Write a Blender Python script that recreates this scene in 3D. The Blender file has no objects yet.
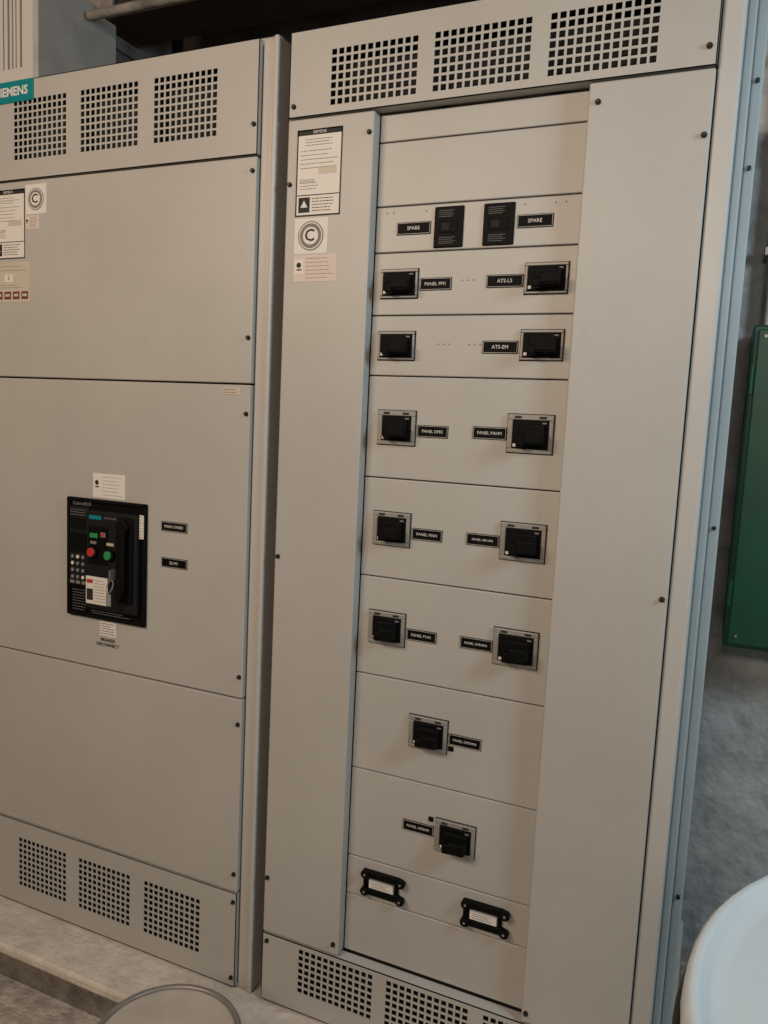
import bpy, bmesh, math, random
from mathutils import Matrix, Vector
random.seed(4)
scn=bpy.context.scene
COL=scn.collection
try:
    scn.view_settings.view_transform='Standard'
except Exception: pass

# ------------------------------------------------------------ materials
def mat(name,col,rough=.5,metal=0.0,noise=0.0,nscale=8,bump=0.0,bscale=200,col2=None,coat=0,spec=None,stretch=None,bdist=.01,scuff=0.0):
    m=bpy.data.materials.new(name);m.use_nodes=True
    nt=m.node_tree;b=nt.nodes['Principled BSDF']
    b.inputs['Base Color'].default_value=(*col,1);b.inputs['Roughness'].default_value=rough;b.inputs['Metallic'].default_value=metal
    if coat: b.inputs['Coat Weight'].default_value=coat
    if spec is not None: b.inputs['Specular IOR Level'].default_value=spec
    tc=nt.nodes.new('ShaderNodeTexCoord')
    vec=tc.outputs['Object']
    if stretch:
        mp=nt.nodes.new('ShaderNodeMapping');mp.inputs['Scale'].default_value=stretch
        nt.links.new(vec,mp.inputs['Vector']);vec=mp.outputs['Vector']
    if noise>0 or col2:
        n=nt.nodes.new('ShaderNodeTexNoise');n.inputs['Scale'].default_value=nscale;n.inputs['Detail'].default_value=8;n.inputs['Roughness'].default_value=.62
        nt.links.new(vec,n.inputs['Vector'])
        r=nt.nodes.new('ShaderNodeValToRGB')
        c2=col2 if col2 else tuple(max(0,c*(1-noise)) for c in col)
        r.color_ramp.elements[0].color=(*c2,1);r.color_ramp.elements[0].position=.32
        r.color_ramp.elements[1].color=(*col,1);r.color_ramp.elements[1].position=.62
        nt.links.new(n.outputs['Fac'],r.inputs['Fac'])
        out=r.outputs['Color']
        if scuff>0:   # faint handling scuffs / smudges worn into the paint
            mp2=nt.nodes.new('ShaderNodeMapping');mp2.inputs['Scale'].default_value=(9,9,2.2)
            nt.links.new(tc.outputs['Object'],mp2.inputs['Vector'])
            n3=nt.nodes.new('ShaderNodeTexNoise');n3.inputs['Scale'].default_value=2.4;n3.inputs['Detail'].default_value=10;n3.inputs['Roughness'].default_value=.75
            nt.links.new(mp2.outputs['Vector'],n3.inputs['Vector'])
            r3=nt.nodes.new('ShaderNodeValToRGB');r3.color_ramp.elements[0].position=.60;r3.color_ramp.elements[1].position=.78
            r3.color_ramp.elements[0].color=(0,0,0,1);r3.color_ramp.elements[1].color=(scuff,scuff,scuff,1)
            nt.links.new(n3.outputs['Fac'],r3.inputs['Fac'])
            mx=nt.nodes.new('ShaderNodeMixRGB');mx.inputs['Color2'].default_value=(*[c*.62 for c in col],1)
            nt.links.new(r3.outputs['Color'],mx.inputs['Fac']);nt.links.new(out,mx.inputs['Color1']);out=mx.outputs['Color']
        nt.links.new(out,b.inputs['Base Color'])
    if bump>0:
        n2=nt.nodes.new('ShaderNodeTexNoise');n2.inputs['Scale'].default_value=bscale;n2.inputs['Detail'].default_value=8
        nt.links.new(tc.outputs['Object'],n2.inputs['Vector'])
        bp=nt.nodes.new('ShaderNodeBump');bp.inputs['Strength'].default_value=bump;bp.inputs['Distance'].default_value=bdist
        nt.links.new(n2.outputs['Fac'],bp.inputs['Height']);nt.links.new(bp.outputs['Normal'],b.inputs['Normal'])
    return m
PAINT=mat('cabinet_paint',(.405,.392,.362),.44,.0,noise=.10,nscale=2.0,bump=.05,bscale=260,scuff=.35)
PAINT2=mat('cabinet_side_cool_tint',(.35,.40,.41),.42,.0,noise=.12,nscale=3,bump=.05,bscale=300)  # cabinet grey with the cool side light tinted into its colour
FRAME=mat('frame_paint',(.43,.415,.39),.40,noise=.06,nscale=3,bump=.03,bscale=300)
DARK=mat('painted_vent_shade',(.010,.009,.008),.8)
BLACK=mat('black_plastic',(.003,.003,.003),.6,spec=.10)
BLACKG=mat('black_gloss',(.004,.004,.004),.6,spec=.10)
GREYP=mat('grey_plastic',(.010,.010,.011),.55,spec=.15)
SILVER=mat('bezel_grey_metal',(.27,.26,.24),.5,.25)
WHITE=mat('label_white',(.64,.61,.57),.55)
PINK=mat('label_pinkish',(.57,.49,.44),.55)
INK=mat('ink_black',(.025,.025,.025),.6,spec=.2)
INKG=mat('ink_grey',(.19,.18,.17),.6,spec=.2)
RED=mat('red_mark',(.42,.03,.03),.4)
MAROON=mat('maroon_mark',(.14,.03,.025),.5)
GREEN=mat('green_button',(.02,.24,.08),.4)
TEAL=mat('teal_sign',(.0,.19,.22),.4)
BEIGE=mat('beige_plate',(.48,.43,.35),.5)
BOLT=mat('bolt_black',(.018,.016,.014),.45,.4)
STEEL=mat('galvanised_steel',(.34,.32,.29),.42,.7,noise=.35,nscale=30)
GBOX=mat('green_enamel',(.005,.065,.028),.42,noise=.25,nscale=6)
DRUMW=mat('white_enamel',(.50,.56,.59),.26,noise=.08,nscale=4,coat=.3)
WALLM=mat('painted_concrete',(.46,.47,.465),.8,col2=(.28,.29,.29),nscale=11,bump=.7,bscale=26,bdist=.016)
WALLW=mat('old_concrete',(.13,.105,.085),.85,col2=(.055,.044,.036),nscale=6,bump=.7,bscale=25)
CEILM=mat('ceiling_concrete',(.20,.165,.135),.85,col2=(.11,.09,.075),nscale=4,bump=.5,bscale=25)
FLOORM=mat('floor_concrete',(.44,.39,.33),.8,col2=(.23,.20,.165),nscale=14,bump=.8,bscale=45,bdist=.015)
PADM=mat('pad_concrete',(.60,.54,.47),.8,col2=(.43,.38,.32),nscale=8,bump=.6,bscale=40,bdist=.012)
STEPM=mat('shaded_step_concrete',(.20,.17,.145),.85,col2=(.08,.07,.06),nscale=14,bump=.6,bscale=50)  # step face shadow painted in as darker concrete
BEAMM=mat('brown_beam_paint',(.042,.028,.020),.7,noise=.4,nscale=12,spec=.2)
DUCTM=mat('duct_concrete',(.27,.245,.215),.8,.0,noise=.6,nscale=10,bump=.4,bscale=40)
BUCK=mat('bucket_beige',(.38,.335,.285),.6,noise=.18,nscale=12)
RIM=mat('bucket_rim_grey',(.24,.215,.19),.4,.4,noise=.25,nscale=20)
CLEARG=mat('paper_white',(.42,.40,.37),.8,noise=.2,nscale=10)
PAPER2=mat('paper_label',(.55,.53,.50),.75)

# ------------------------------------------------------------ mesh builder
class MB:
    def __init__(s,name): s.name=name;s.bm=bmesh.new();s.mats=[]
    def mi(s,m):
        if m not in s.mats: s.mats.append(m)
        return s.mats.index(m)
    def merge(s,t,m,smooth=False):
        i=s.mi(m)
        for f in t.faces: f.material_index=i;f.smooth=smooth
        me=bpy.data.meshes.new('t');t.to_mesh(me);t.free();s.bm.from_mesh(me);bpy.data.meshes.remove(me)
    def box(s,x0,x1,y0,y1,z0,z1,m,bev=0,seg=2,mtx=None):
        t=bmesh.new();bmesh.ops.create_cube(t,size=1)
        bmesh.ops.scale(t,vec=(abs(x1-x0),abs(y1-y0),abs(z1-z0)),verts=t.verts)
        if bev>0: bmesh.ops.bevel(t,geom=list(t.edges),offset=bev,segments=seg,profile=.5,affect='EDGES')
        bmesh.ops.translate(t,vec=((x0+x1)/2,(y0+y1)/2,(z0+z1)/2),verts=t.verts)
        if mtx: bmesh.ops.transform(t,matrix=mtx,verts=t.verts)
        s.merge(t,m)
    def cyl(s,c,r,d,m,axis='Y',seg=24,r2=None,bev=0,mtx=None):
        t=bmesh.new();bmesh.ops.create_cone(t,cap_ends=True,segments=seg,radius1=r,radius2=r if r2 is None else r2,depth=d)
        if bev>0:
            es=[e for e in t.edges if abs(e.verts[0].co.z-e.verts[1].co.z)<1e-6]
            bmesh.ops.bevel(t,geom=es,offset=bev,segments=2,profile=.5,affect='EDGES')
        if axis=='Y': bmesh.ops.rotate(t,matrix=Matrix.Rotation(math.pi/2,3,'X'),verts=t.verts)
        if axis=='X': bmesh.ops.rotate(t,matrix=Matrix.Rotation(math.pi/2,3,'Y'),verts=t.verts)
        bmesh.ops.translate(t,vec=c,verts=t.verts)
        if mtx: bmesh.ops.transform(t,matrix=mtx,verts=t.verts)
        s.merge(t,m,smooth=False)
    def lathe(s,c,prof,m,seg=72):
        t=bmesh.new();rings=[]
        for r,z in prof:
            rings.append([t.verts.new((c[0]+r*math.cos(a),c[1]+r*math.sin(a),c[2]+z)) for a in [2*math.pi*k/seg for k in range(seg)]] if r>1e-6 else [t.verts.new((c[0],c[1],c[2]+z))])
        for A,B in zip(rings,rings[1:]):
            for k in range(seg):
                k2=(k+1)%seg
                if len(A)==1: t.faces.new((A[0],B[k],B[k2]))
                elif len(B)==1: t.faces.new((A[k],A[k2],B[0]))
                else: t.faces.new((A[k],A[k2],B[k2],B[k]))
        bmesh.ops.recalc_face_normals(t,faces=t.faces);s.merge(t,m,smooth=True)
    def torus(s,c,R,r,m,rot=None,seg=48):
        t=bmesh.new();vs=[]
        for i in range(seg):
            a=2*math.pi*i/seg;row=[]
            for j in range(10):
                b=2*math.pi*j/10;p=Vector(((R+r*math.cos(b))*math.cos(a),(R+r*math.cos(b))*math.sin(a),r*math.sin(b)))
                if rot: p=rot@p
                row.append(t.verts.new(p+Vector(c)))
            vs.append(row)
        for i in range(seg):
            for j in range(10):
                t.faces.new((vs[i][j],vs[(i+1)%seg][j],vs[(i+1)%seg][(j+1)%10],vs[i][(j+1)%10]))
        s.merge(t,m,smooth=True)
    def text(s,txt,x,y,z,size,m,align='CENTER',bold=0.0):
        cu=bpy.data.curves.new('txt','FONT');cu.body=txt;cu.size=size;cu.align_x=align;cu.align_y='CENTER';cu.offset=bold;cu.resolution_u=2
        ob=bpy.data.objects.new('txt',cu);COL.objects.link(ob)
        dg=bpy.context.evaluated_depsgraph_get();me=bpy.data.meshes.new_from_object(ob.evaluated_get(dg))
        t=bmesh.new();t.from_mesh(me);bpy.data.objects.remove(ob);bpy.data.curves.remove(cu);bpy.data.meshes.remove(me)
        bmesh.ops.rotate(t,matrix=Matrix.Rotation(math.pi/2,3,'X'),verts=t.verts);bmesh.ops.translate(t,vec=(x,y,z),verts=t.verts)
        s.merge(t,m)
    def done(s,parent=None,autosmooth=False):
        me=bpy.data.meshes.new(s.name);s.bm.to_mesh(me);s.bm.free()
        for m in s.mats: me.materials.append(m)
        ob=bpy.data.objects.new(s.name,me);COL.objects.link(ob)
        if parent: ob.parent=parent
        return ob
def empty(name):
    e=bpy.data.objects.new(name,None);COL.objects.link(e);return e

def vent_panel(b,x0,x1,z0,z1,y,grids,m,depth=.03,t=.002):
    """flat sheet with real square punched holes; grids=(gx0,gz0,cols,rows,pitch,hole)"""
    xs={x0,x1};zs={z0,z1};holes=[]
    for gx,gz,nc,nr,p,h in grids:
        for i in range(nc):
            a=gx+i*p+(p-h)/2;xs|={round(a,5),round(a+h,5)}
        for j in range(nr):
            a=gz+j*p+(p-h)/2;zs|={round(a,5),round(a+h,5)}
        for i in range(nc):
            for j in range(nr):
                holes.append((gx+(i+.5)*p,gz+(j+.5)*p,h/2))
    xs=sorted(xs);zs=sorted(zs)
    def inhole(x,z): return any(abs(x-a)<h and abs(z-c)<h for a,c,h in holes)
    tb=bmesh.new()
    F={};B={}
    for i,x in enumerate(xs):
        for j,z in enumerate(zs): F[i,j]=tb.verts.new((x,y,z));B[i,j]=tb.verts.new((x,y+t,z))
    solid={}
    for i in range(len(xs)-1):
        for j in range(len(zs)-1):
            solid[i,j]=not inhole((xs[i]+xs[i+1])/2,(zs[j]+zs[j+1])/2)
    for (i,j),v in solid.items():
        if not v: continue
        tb.faces.new((F[i,j],F[i+1,j],F[i+1,j+1],F[i,j+1]))
        tb.faces.new((B[i,j],B[i,j+1],B[i+1,j+1],B[i+1,j]))
        for di,dj,p,q in ((-1,0,(i,j+1),(i,j)),(1,0,(i+1,j),(i+1,j+1)),(0,-1,(i,j),(i+1,j)),(0,1,(i+1,j+1),(i,j+1))):
            if not solid.get((i+di,j+dj),False): tb.faces.new((F[q],F[p],B[p],B[q]))
    bmesh.ops.delete(tb,geom=[v for v in tb.verts if not v.link_faces],context='VERTS')
    bmesh.ops.recalc_face_normals(tb,faces=tb.faces)
    b.merge(tb,m)
    w=.002
    b.box(x0,x0+w,y,y+depth,z0,z1,m);b.box(x1-w,x1,y,y+depth,z0,z1,m)
    b.box(x0,x1,y,y+depth,z0,z0+w,m);b.box(x0,x1,y,y+depth,z1-w,z1,m)

def screw(b,x,y,z,r=.0042):
    b.cyl((x,y-.0012,z),r*1.3,.0024,BOLT,seg=20)
    b.cyl((x,y-.0045,z),r,.005,BOLT,seg=6,bev=.0008)

D=.75  # cabinet depth
# ============================================================ right cabinet (distribution section)
cabR=empty('electrical_switchboard_cabinet')
W=.914
b=MB('body')
b.box(0.004,.018,.012,D,0,2.282,FRAME,.003)            # left side
b.box(.018,.896,D-.01,D,0,2.28,PAINT)                  # back
b.box(.004,.910,.012,D,2.270,2.286,PAINT,.003)         # roof
b.box(.018,.896,.012,D,0,.01,PAINT)
b.box(.018,.896,.058,.064,.0,2.27,DARK)                # black sheet added as painted shade behind the vent holes
b.done(cabR)
b=MB('corner_post')
b.box(.874,.913,.010,.07,.0,2.284,FRAME,.007,3)
b.box(.001,.010,.010,.05,.0,2.284,FRAME,.003,2)
b.done(cabR)
b=MB('side_panel')
b.box(.900,.913,.07,D,0,2.284,PAINT2,.002)
b.box(.913,.929,.085,D,.0,2.286,PAINT2,.004,3)
b.box(.929,.950,.16,D,.0,2.286,PAINT2,.004,3)
for z in (.5,1.3,2.0,2.16): b.cyl((.940,.157,z-.03),.0045,.008,BOLT,seg=6)
b.done(cabR)
# vent panels
P=.0168;H=.0120
b=MB('top_vent_panel')
vent_panel(b,.005,.872,2.102,2.280,0,[(cx-6*P,2.117,12,7,P,H) for cx in (.2055,.4385,.6715)],PAINT)
for x,z in ((.018,2.125),(.858,2.135)): screw(b,x,0,z)
b.done(cabR)
b=MB('bottom_vent_panel')
vent_panel(b,.005,.872,.006,.184,0,[(cx-6*P,.056,12,7,P,H) for cx in (.2065,.4385,.6705)],PAINT)
for x,z in ((.018,.165),(.858,.165)): screw(b,x,0,z)
b.done(cabR)
# side covers
b=MB('wireway_cover_1')
b.box(.005,.213,0,.032,.188,2.098,PAINT,.0035,3)
for x,z in ((.014,1.962),(.014,1.129),(.014,.33),(.203,2.055),(.200,.215)): screw(b,x,0,z)
b.done(cabR)
b=MB('wireway_cover_2')
b.box(.654,.872,0,.032,.188,2.098,PAINT,.0035,3)
for x,z in ((.672,2.062),(.862,1.985),(.862,1.142),(.664,.21),(.862,.225)): screw(b,x,0,z)
b.done(cabR)
# centre unit panels
rows=[.190,.335,.432,.649,.878,1.106,1.329,1.552,1.681,1.813,1.909,2.041,2.098]
b=MB('breaker_unit_panels')
for a,c in zip(rows,rows[1:]):
    b.box(.2145,.6525,.030,.050,a+.0012,c-.0012,PAINT,.0022,3)
for z in (1.6165,):
    for dx in (0,.012,.024):
        b.cyl((.372+dx,.0295,z+.004),.0014,.002,INKG,seg=8);b.cyl((.44+dx,.0295,z+.004),.0014,.002,INKG,seg=8)
for z in (1.747,):
    for dx in (0,.012,.024): b.cyl((.417+dx,.0295,z+.004),.0014,.002,INKG,seg=8)
for x in (.24,.255,.33,.54,.60,.62): b.cyl((x,.0295,1.895),.0014,.002,INKG,seg=8)
b.done(cabR)

def breaker(cx,cz,w,h,side,big=True):
    b=MB('circuit_breaker_handle');y=.030
    x0,x1,z0,z1=cx-w/2,cx+w/2,cz-h/2,cz+h/2
    t=.011 if big else .006
    F=SILVER
    tb=t*.75
    b.box(x0,x1,y-.007,y,z1-t,z1,F,.0015);b.box(x0,x1,y-.007,y,z0,z0+tb,F,.0015)
    b.box(x0,x0+t,y-.007,y,z0+tb,z1-t,F,.0015);b.box(x1-t*.8,x1,y-.007,y,z0+tb,z1-t,F,.0015)
    b.box(x0-.0015,x1+.0015,y-.002,y,z0-.0015,z1+.0015,BLACK)
    if big:
        b.box(x0+t*1.3,x0+t*2.6,y-.0075,y-.007,z1-t*.75,z1-t*.3,INK);b.box(x1-t*2.6,x1-t*1.3,y-.0075,y-.007,z1-t*.75,z1-t*.3,INK)
    ix0,ix1,iz0,iz1=x0+t+.001,x1-t*.8-.001,z0+tb+.001,z1-t-.001
    b.box(ix0,ix1,y-.010,y-.001,iz0,iz1,BLACK,.002,2)
    iw=ix1-ix0;ih=iz1-iz0
    hx=cx+.004
    # squarish operator housing with a protruding lever
    b.box(hx-iw*.36,hx+iw*.38,y-.022,y-.008,cz-ih*.40,cz+ih*.36,BLACK,.004,3)
    b.box(hx-iw*.14,hx+iw*.40,y-.042,y-.020,cz-ih*.34,cz+ih*.14,BLACK,.004,3)
    b.box(hx-iw*.36,hx-iw*.10,y-.034,y-.018,cz-ih*.46,cz-ih*.04,BLACK,.004,2)
    b.box(ix0+.002,ix0+.008,y-.0105,y-.0098,iz0+.003,iz0+.009,WHITE)
    b.box(ix1-.012,ix1-.003,y-.0105,y-.0098,iz1-.006,iz1-.003,INKG)
    return b.done(cabR)
for z in (1.747,1.6165):
    breaker(.276,z,.085,.060,1,False);breaker(.592,z+.003,.086,.060,-1,False)
for z in (1.4405,1.2175,.992):
    breaker(.286,z,.088,.074,1);breaker(.581,z+.001,.094,.078,-1)
breaker(.398,.768,.090,.074,1);breaker(.475,.541,.092,.074,-1)

def nameplate(x0,x1,zc,txt,par,y=.030,h=.026,name='label_plate'):
    b=MB(name)
    b.box(x0,x1,y-.0022,y,zc-h/2,zc+h/2,BLACK,.0008,1)
    e=.0016
    for q in ((x0+e,x1-e,zc+h/2-e-.0006,zc+h/2-e),(x0+e,x1-e,zc-h/2+e,zc-h/2+e+.0006)):
        b.box(q[0],q[1],y-.0025,y-.002,q[2],q[3],WHITE)
    for q in ((x0+e,x0+e+.0006),(x1-e-.0006,x1-e)): b.box(q[0],q[1],y-.0025,y-.002,zc-h/2+e,zc+h/2-e,WHITE)
    b.text(txt,(x0+x1)/2,y-.0027,zc,min(.0105,(x1-x0)*.95/len(txt)*1.3),WHITE)
    b.done(par)
nameplate(.264,.341,1.861,'SPARE',cabR)
nameplate(.525,.598,1.862,'SPARE',cabR)
nameplate(.323,.394,1.745,'PANEL PM1',cabR)
nameplate(.469,.546,1.747,'ATS-LS',cabR)
nameplate(.469,.544,1.615,'ATS-EM',cabR)
nameplate(.334,.405,1.436,'PANEL DPE3',cabR)
nameplate(.459,.532,1.439,'PANEL PAHM',cabR)
nameplate(.334,.405,1.212,'PANEL PINH',cabR)
nameplate(.459,.531,1.214,'PANEL HPI-HP3',cabR)
nameplate(.334,.405,.986,'PANEL P1H1',cabR)
nameplate(.459,.531,.988,'PANEL DPEHM1',cabR)
nameplate(.446,.521,.766,'PANEL DPEHM3',cabR)
nameplate(.349,.424,.543,'PANEL HPEHM',cabR)
b=MB('indicator_square')
b.box(.446,.459,.028,.030,.738,.750,BLACK,.001,1)
b.box(.410,.422,.028,.030,.565,.577,BLACK,.001,1)
b.done(cabR)
# spare blank breaker faces
for x0,x1 in ((.349,.413),(.455,.520)):
    b=MB('spare_breaker_cover')
    b.box(x0,x1,.026,.030,1.818,1.901,BLACKG,.002,2)
    xc=(x0+x1)/2
    b.box(xc-.02,xc+.02,.0245,.026,1.848,1.872,BLACK,.001)
    b.box(xc-.014,xc+.002,.0240,.0246,1.853,1.867,GREYP)
    for k in range(4):
        b.box(xc-.022,xc+.012-.004*(k%2),.0252,.0262,1.892-k*.004,1.8928-k*.004,INKG)
        b.box(xc-.020,xc+.016-.006*(k%2),.0252,.0262,1.838-k*.004,1.8388-k*.004,INKG)
    b.done(cabR)
# bottom bracket plates
for x0,x1 in ((.258,.366),(.503,.611)):
    b=MB('rail_bracket_plate');zc=.382;y=.030
    b.box(x0,x1-.012,y-.012,y,zc+.012,zc+.030,BLACK,.004,3);b.box(x0,x1-.012,y-.012,y,zc-.030,zc-.012,BLACK,.004,3)
    b.box(x0+.002,x1-.018,y-.006,y,zc-.014,zc+.014,BLACK)
    b.box(x0+.018,x1-.026,y-.013,y-.006,zc-.011,zc+.011,SILVER,.002)
    b.box(x0+.020,x1-.028,y-.0136,y-.013,zc-.009,zc+.009,WHITE)
    for k in range(3): b.box(x0+.026,x1-.038-.008*(k%2),y-.0141,y-.0136,zc+.005-k*.005,zc+.006-k*.005,INKG)
    for xx in (x0+.009,x1-.010):
        for zz in (-.021,.021):
            b.cyl((xx,y-.012,zc+zz),.0105,.012,BLACK,seg=24,bev=.002);b.cyl((xx,y-.0185,zc+zz),.003,.002,INKG,seg=6)
    b.done(cabR)

def textlines(b,x0,x1,z0,z1,y,n,m=INKG,th=.0012,ragged=.3):
    for k in range(n):
        z=z1-(k+.5)*(z1-z0)/n;xe=x1-random.random()*ragged*(x1-x0);x=x0
        while x<xe:
            w=random.uniform(.003,.010);b.box(x,min(x+w,xe),y-.0004,y,z-th/2,z+th/2,m);x+=w+.0018
def info_label(x0,x1,z0,z1,y,par,framed=True,name='information_label'):
    b=MB(name);b.box(x0,x1,y-.0008,y,z0,z1,WHITE)
    w=x1-x0;h=z1-z0
    if framed:
        e=.003
        for q in ((x0,x1,z1-e,z1),(x0,x1,z0,z0+e),(x0,x0+e,z0,z1),(x1-e,x1,z0,z1)):
            b.box(q[0],q[1],y-.0012,y-.0008,q[2],q[3],INK)
        b.box(x0,x1,y-.0012,y-.0008,z1-.012,z1,INK)
        b.text('SIEMENS',(x0+x1)/2,y-.0016,z1-.0065,.009,WHITE)
    yy=y-.0010
    textlines(b,x0+.02,x1-.02,z1-.036,z1-.018,yy,3)
    textlines(b,x0+.01,x1-.01,z1-.045-h*.22,z1-.040,yy,5,INKG)
    b.box(x0+w*.5,x1-.012,y-.0014,y-.0008,z0+h*.48,z0+h*.56,BEIGE)
    b.box(x0+.008,x0+w*.42,y-.0014,y-.0008,z0+h*.40,z0+h*.405,INKG)
    textlines(b,x0+.01,x0+w*.5,z0+h*.30,z0+h*.44,yy,4,INKG)
    b.box(x0+.004,x1-.004,y-.0014,y-.0008,z0+h*.24,z0+h*.25,INK)
    b.box(x0+.008,x0+.036,y-.0012,y-.0008,z0+.008,z0+h*.22,INK)
    b.cyl((x0+.022,y-.0012,z0+h*.13),.010,.0010,WHITE,seg=3)
    textlines(b,x0+.042,x1-.008,z0+.008,z0+h*.22,yy,5,INK,.0014)
    b.done(par)
def c_label(x0,x1,z0,z1,y,par):
    b=MB('round_seal_sticker');xc=(x0+x1)/2;zc=(z0+z1)/2;r=(x1-x0)*.38
    b.box(x0,x1,y-.0008,y,z0,z1,WHITE)
    b.cyl((xc,y-.0011,zc),r,.0006,INKG,seg=40);b.cyl((xc,y-.0015,zc),r*.92,.0006,WHITE,seg=40);b.cyl((xc,y-.0018,zc),r*.84,.0006,INKG,seg=40);b.cyl((xc,y-.0021,zc),r*.60,.0006,WHITE,seg=40)
    b.text('C',xc-.002,y-.0026,zc,r*1.15,INK,bold=.0006)
    b.done(par)
def warn_label(x0,x1,z0,z1,y,par,m=PINK):
    b=MB('warning_sticker');b.box(x0,x1,y-.0008,y,z0,z1,m);w=x1-x0;h=z1-z0
    b.box(x0+.003,x0+w*.24,y-.0012,y-.0008,z0+h*.30,z0+h*.85,WHITE)
    b.cyl((x0+w*.13,y-.0014,z0+h*.62),h*.10,.0006,INK,seg=16)
    b.box(x0+w*.08,x0+w*.20,y-.0016,y-.0010,z0+h*.42,z0+h*.48,MAROON)
    textlines(b,x0+w*.30,x1-.004,z0+.004,z1-.004,y-.001,6,INKG,.0009)
    b.done(par)
info_label(.030,.141,1.892,2.074,0,cabR)
c_label(.030,.113,1.812,1.888,0,cabR)
warn_label(.030,.138,1.752,1.810,0,cabR)

# ============================================================ left cabinet (main section)
cabL=empty('electrical_switchboard_cabinet')
XL0,XL1=-.943,-.029
b=MB('body')
b.box(XL0,XL0+.014,.012,D,0,2.282,FRAME,.003)
b.box(XL1-.012,XL1,.014,D,0,2.282,FRAME,.003)
b.box(XL0,XL1,D-.01,D,0,2.28,PAINT)
b.box(XL0,XL1,.012,D,2.270,2.286,PAINT,.003)
b.box(XL0+.014,XL1-.012,.012,D,0,.01,PAINT)
b.box(XL0+.014,XL1-.012,.058,.064,0,2.27,DARK)  # same black sheet, stands in for shade inside the vents
b.done(cabL)
b=MB('corner_post')
b.box(-.072,-.040,.010,.07,0,2.285,FRAME,.006,4);b.box(-.0415,-.0285,.004,.07,0,2.285,FRAME,.004,3);b.box(XL0-.002,XL0+.03,.008,.07,0,2.285,FRAME,.008,4)
b.done(cabL)
x0,x1=-.912,-.0745
LG=[(cx-5.5*P,11) for cx in (-.733,-.505,-.276)]
b=MB('top_vent_panel');vent_panel(b,x0,x1,2.035,2.281,0,[(g,2.083,n,9,P,H) for g,n in LG],PAINT)
for z in (2.10,): screw(b,-.084,0,z)
b.done(cabL)
b=MB('bottom_vent_panel');vent_panel(b,x0,x1,.005,.259,0,[(g,.060,n,9,P,H) for g,n in LG],PAINT)
for z in (.03,.235): screw(b,-.084,0,z)
b.done(cabL)
b=MB('door_panels')
for a,c in ((.263,.763),(.767,1.522),(1.526,2.031)):
    b.box(x0,x1,0,.03,a,c,PAINT,.0025,2)
for z in (2.0,1.63,1.455,.82,.70,.31): screw(b,-.084,0,z)
b.done(cabL)
b=MB('maker_sign');b.box(-.912,-.752,-.003,0,2.228,2.281,TEAL,.001,1);b.text('SIEMENS',-.826,-.0034,2.254,.030,WHITE,bold=.0009);b.done(cabL)
info_label(-.905,-.785,1.835,2.012,0,cabL)
c_label(-.783,-.710,1.945,2.020,0,cabL)
warn_label(-.783,-.735,1.908,1.943,0,cabL)
b=MB('rating_plate');b.box(-.90,-.768,-.001,0,1.722,1.826,BEIGE)
textlines(b,-.89,-.78,1.80,1.82,-.001,2,INKG)
b.box(-.86,-.83,-.0015,-.001,1.775,1.795,WHITE);b.text('S',-.845,-.002,1.785,.016,INK)
for k in range(4): b.box(-.892+k*.031,-.868+k*.031,-.0016,-.001,1.730,1.750,MAROON);b.box(-.888+k*.031,-.872+k*.031,-.002,-.0016,1.737,1.744,BEIGE)
textlines(b,-.89,-.78,1.757,1.770,-.001,2,INKG)
b.done(cabL)
b=MB('small_tag');b.box(-.150,-.102,-.001,0,1.499,1.515,BEIGE);textlines(b,-.147,-.105,1.501,1.513,-.001,2,INK);b.done(cabL)
nameplate(-.326,-.246,1.168,'MAIN SWBD',cabL,y=0,h=.025)
nameplate(-.324,-.244,1.077,'52-M1',cabL,y=0,h=.025)
warn_label(-.549,-.443,1.222,1.285,0,cabL,WHITE)
b=MB('arc_flash_tag');b.box(-.523,-.468,-.001,0,.857,.896,WHITE);textlines(b,-.519,-.472,.86,.893,-.001,5,INK,.0016)
b.text('BREAKER',-.496,-.001,.846,.012,INK,bold=.0003);b.text('DISCONNECT',-.496,-.001,.833,.012,INK,bold=.0003);b.done(cabL)

# main air circuit breaker
b=MB('main_circuit_breaker')
X0,X1,Z0,Z1=-.629,-.368,.902,1.218
fr=.010
b.box(X0,X1,-.006,0,Z0,Z1,BLACK,.003,2)
for q in ((X0,X1,Z1-fr,Z1),(X0,X1,Z0,Z0+fr),(X0,X0+fr,Z0,Z1),(X1-fr,X1,Z0,Z1)):
    b.box(q[0],q[1],-.012,-.002,q[2],q[3],BLACK,.003,2)
b.box(-.616,-.552,-.014,-.004,.985,1.195,GREYP,.003,2)
b.box(-.612,-.560,-.0155,-.014,1.135,1.165,BLACKG,.001)
textlines(b,-.612,-.556,1.170,1.190,-.0145,3,INKG,.0014)
b.box(-.612,-.556,-.016,-.014,1.075,1.125,BLACK,.001)
for r in range(4):
    for c in range(3):
        m_=(WHITE if (r+c)%4==1 else INKG)
        b.cyl((-.604+c*.018,-.015,1.062-r*.018),.0048,.003,m_,seg=16)
for k in range(3): b.box(-.612+k*.02,-.598+k*.02,-.016,-.014,.990,.998,INKG)
textlines(b,-.612,-.556,.915,.975,-.0065,8,INKG,.0012)
b.box(-.548,-.385,-.022,-.004,.930,1.190,GREYP,.006,3)
b.text('CubicleBUS',-.575,-.0125,1.203,.013,INKG)
b.box(-.540,-.500,-.0235,-.022,1.168,1.178,TEAL);b.text('AIR BREAKER',-.47,-.0235,1.174,.007,INKG)
b.box(-.540,-.478,-.024,-.022,1.052,1.150,BLACK,.002)
b.box(-.536,-.510,-.025,-.0235,1.120,1.132,GREEN);b.box(-.500,-.484,-.025,-.0235,1.124,1.136,INKG);b.box(-.500,-.488,-.0255,-.025,1.127,1.133,RED)
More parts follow.
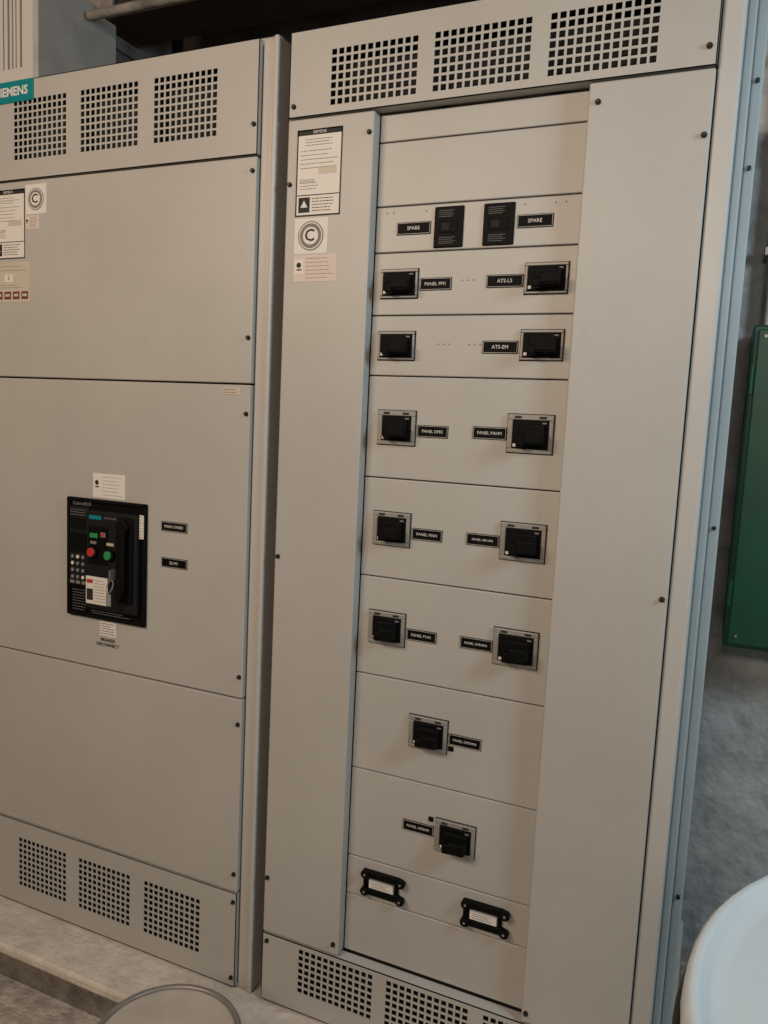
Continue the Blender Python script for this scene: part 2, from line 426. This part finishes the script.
for cx,cz,m_ in ((-.524,1.083,RED),(-.468,1.080,GREEN)):
    b.cyl((cx,-.026,cz),.0155,.010,BLACK,seg=32,bev=.001);b.cyl((cx,-.033,cz),.0115,.008,m_,seg=32,bev=.002)
b.box(-.534,-.514,-.025,-.022,1.104,1.111,INKG);b.box(-.480,-.457,-.025,-.022,1.104,1.111,BEIGE)
b.box(-.549,-.476,-.025,-.022,.945,1.018,WHITE,.001,1)
b.box(-.545,-.524,-.0255,-.025,.955,.985,INK);b.box(-.545,-.525,-.0258,-.025,1.0,1.010,RED)
textlines(b,-.520,-.480,.950,1.012,-.025,8,INKG,.0014)
b.box(-.440,-.395,-.028,-.020,.960,1.180,BLACK,.005,2)
b.cyl((-.418,-.034,1.160),.018,.018,BLACK,seg=32,bev=.003)
b.box(-.432,-.406,-.048,-.034,.985,1.155,BLACK,.006,3)
b.box(-.428,-.410,-.054,-.044,.975,1.03,BLACK,.005,3)
b.box(-.384,-.371,-.0135,-.006,1.13,1.19,WHITE);textlines(b,-.383,-.372,1.13,1.19,-.0135,8,INK,.0012)
b.cyl((-.438,-.032,1.035),.013,.016,SILVER,seg=28,bev=.002)
b.box(-.440,-.436,-.060,-.040,1.02,1.05,STEEL,.001,1)
b.torus((-.436,-.060,1.008),.017,.0014,SILVER,rot=Matrix.Rotation(math.radians(65),3,'X')@Matrix.Scale(.55,3,(1,0,0)))
b.box(-.446,-.430,-.064,-.060,.958,.990,SILVER,.002,1)
textlines(b,-.545,-.40,.913,.925,-.0065,2,INKG,.0014)
b.done(cabL)

# ============================================================ room
def room_box(name,x0,x1,y0,y1,z0,z1,m):
    b=MB(name);b.box(x0,x1,y0,y1,z0,z1,m);return b.done()
FZ=-.10
room_box('floor',-4,3,-4,1.1,FZ-.1,FZ,FLOORM)
room_box('ceiling',-4,3,-4,1.1,3.05,3.15,CEILM)
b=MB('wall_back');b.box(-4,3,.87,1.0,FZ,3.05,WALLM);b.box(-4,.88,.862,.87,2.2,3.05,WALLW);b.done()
room_box('wall_left',-4.1,-4,-4,1.1,FZ,3.05,WALLM)
room_box('wall_right',3,3.1,-4,1.1,FZ,3.05,WALLM)
room_box('wall_front',-4,3,-4.1,-4,FZ,3.05,WALLM)
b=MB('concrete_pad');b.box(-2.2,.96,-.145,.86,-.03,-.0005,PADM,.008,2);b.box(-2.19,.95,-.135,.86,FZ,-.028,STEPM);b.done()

b=MB('steel_beam')
b.box(-.93,2.9,.42,.60,2.640,2.655,BEAMM,.002,1);b.box(-.93,2.9,.505,.515,2.655,2.86,BEAMM);b.box(-.93,2.9,.42,.60,2.86,2.875,BEAMM,.002,1)
for x in (-.9,2.85): b.box(x-.03,x+.03,.47,.55,2.875,3.05,BEAMM)
b.done()
b=MB('ceiling_pipe')
b.cyl((.6,.20,2.93),.035,6.5,BEAMM,axis='X',seg=24);b.cyl((.95,.34,2.61),.013,3.7,DUCTM,axis='X',seg=20)
for x in (-2,0,2): b.cyl((x,.20,3.0),.006,.11,BOLT,axis='Z',seg=10)
for x in (-.8,.6,2): b.cyl((x,.34,2.835),.005,.43,BOLT,axis='Z',seg=10)
b.done()
b=MB('ventilation_duct')
b.box(-1.37,-.965,.50,.80,2.30,3.05,DUCTM,.004,1)
b.box(-1.385,-.95,.487,.815,2.60,2.64,DUCTM,.004,1)
b.done()
b=MB('cardboard_box')
b.box(-1.35,-.915,.16,.47,2.287,2.66,CLEARG,.004,1)
b.box(-1.30,-.93,.1585,.16,2.33,2.63,PAPER2)
xx=-1.27
while xx<-.975:
    w=random.choice((.003,.004,.007));b.box(xx,xx+w,.1575,.1585,2.40,2.59,INKG);xx+=w+random.choice((.010,.014))
b.done()

# ============================================================ things to the right
b=MB('green_electrical_box')
gx0,gx1,gy,gz0,gz1=.985,1.42,.66,.905,1.74
b.box(gx0,gx1,gy,.858,gz0,gz1,GBOX,.006,2)
b.box(gx0+.012,gx1-.012,gy-.012,gy,gz0+.012,gz1-.012,GBOX,.004,2)
b.box(gx1-.06,gx1-.04,gy-.03,gy-.012,1.27,1.37,BLACK,.004,2)
for z in (1.05,1.6): b.cyl((gx0+.006,gy-.008,z),.006,.07,GBOX,axis='Z',seg=14)
for z in (.94,1.71): b.cyl((gx0+.03,gy-.014,z),.004,.006,STEEL,seg=10)
b.done()
b=MB('wall_conduit')
b.cyl((1.02,.83,2.4),.017,1.3,STEEL,axis='Z',seg=20)
b.cyl((1.075,.82,2.4),.022,1.3,STEEL,axis='Z',seg=20)
for z in (1.95,2.45,2.85):
    b.box(.995,1.105,.80,.858,z-.012,z+.012,STEEL,.002,1)
b.cyl((1.02,.83,2.22),.022,.07,BEIGE,axis='Z',seg=20)
b.done()

b=MB('steel_drum')
dc=(1.305,-.906,0);r=.352;t=1.016
b.lathe((dc[0],dc[1],0),[(0,FZ),(r-.01,FZ),(r,FZ+.01),(r,.25),(r+.007,.265),(r,.28),(r,.60),(r+.007,.615),(r,.63),(r,t-.05),(r-.004,t-.03)],DRUMW)
b.lathe((dc[0],dc[1],0),[(r-.010,t-.034),(r-.003,t-.034),(r,t-.022),(r-.002,t-.006),(r-.007,t),(r-.014,t-.003),(r-.018,t-.009),(r-.036,t-.010),(r-.20,t-.006),(0,t-.005)],DRUMW)
b.torus((dc[0],dc[1],t-.040),r+.001,.004,BOLT,seg=72)
b.cyl((dc[0]+.17,dc[1]-.1,t-.002),.03,.010,DRUMW,axis='Z',seg=32,bev=.002)
b.done()
b=MB('bucket')
bc=(.058,-.432);r=.143;t=.25
b.lathe((bc[0],bc[1],0),[(0,FZ),(r*.84,FZ),(r*.85,FZ+.005),(r*.97,t-.02),(r*.975,t-.004)],BUCK)
b.lathe((bc[0],bc[1],0),[(r*.97,t-.008),(r*.93,t-.004),(r*.90,t-.006),(0,t-.006)],BUCK)
b.torus((bc[0],bc[1],t-.004),r*.975,.0065,RIM,seg=96)
b.done()

# ============================================================ lights
def area(name,loc,target,sx,sy,power,col):
    l=bpy.data.lights.new(name,'AREA');l.shape='RECTANGLE';l.size=sx;l.size_y=sy;l.energy=power;l.color=col
    o=bpy.data.objects.new(name,l);COL.objects.link(o);o.location=loc
    o.rotation_euler=(Vector(target)-Vector(loc)).to_track_quat('-Z','Y').to_euler();return o
area('warm_fluorescent_light',(-.7,-2.4,2.55),(-.1,0,1.0),1.3,.30,42,(1,.79,.60))
area('cool_light',(2.3,-.7,2.2),(.7,.1,1.1),.5,.5,23,(.66,.87,1.0))
area('warm_fill_lamp',(.9,-3.2,2.4),(.6,0,.9),1.3,.30,29,(1,.82,.68))
w=bpy.data.worlds.new('world');scn.world=w;w.use_nodes=True
w.node_tree.nodes['Background'].inputs[0].default_value=(.75,.8,.9,1);w.node_tree.nodes['Background'].inputs[1].default_value=.15

# ============================================================ camera
cd=bpy.data.cameras.new('camera');cam=bpy.data.objects.new('camera',cd);COL.objects.link(cam)
cd.sensor_fit='VERTICAL';cd.sensor_height=36;cd.lens=776.9/1024*36;cd.clip_start=.02
Rm=Matrix.Rotation(math.radians(23.37),4,'Z')@Matrix.Rotation(math.pi/2+math.radians(-6.616),4,'X')@Matrix.Rotation(math.radians(2.741),4,'Z')
cam.matrix_world=Matrix.Translation((.9458,-1.5456,1.4522))@Rm
scn.camera=cam
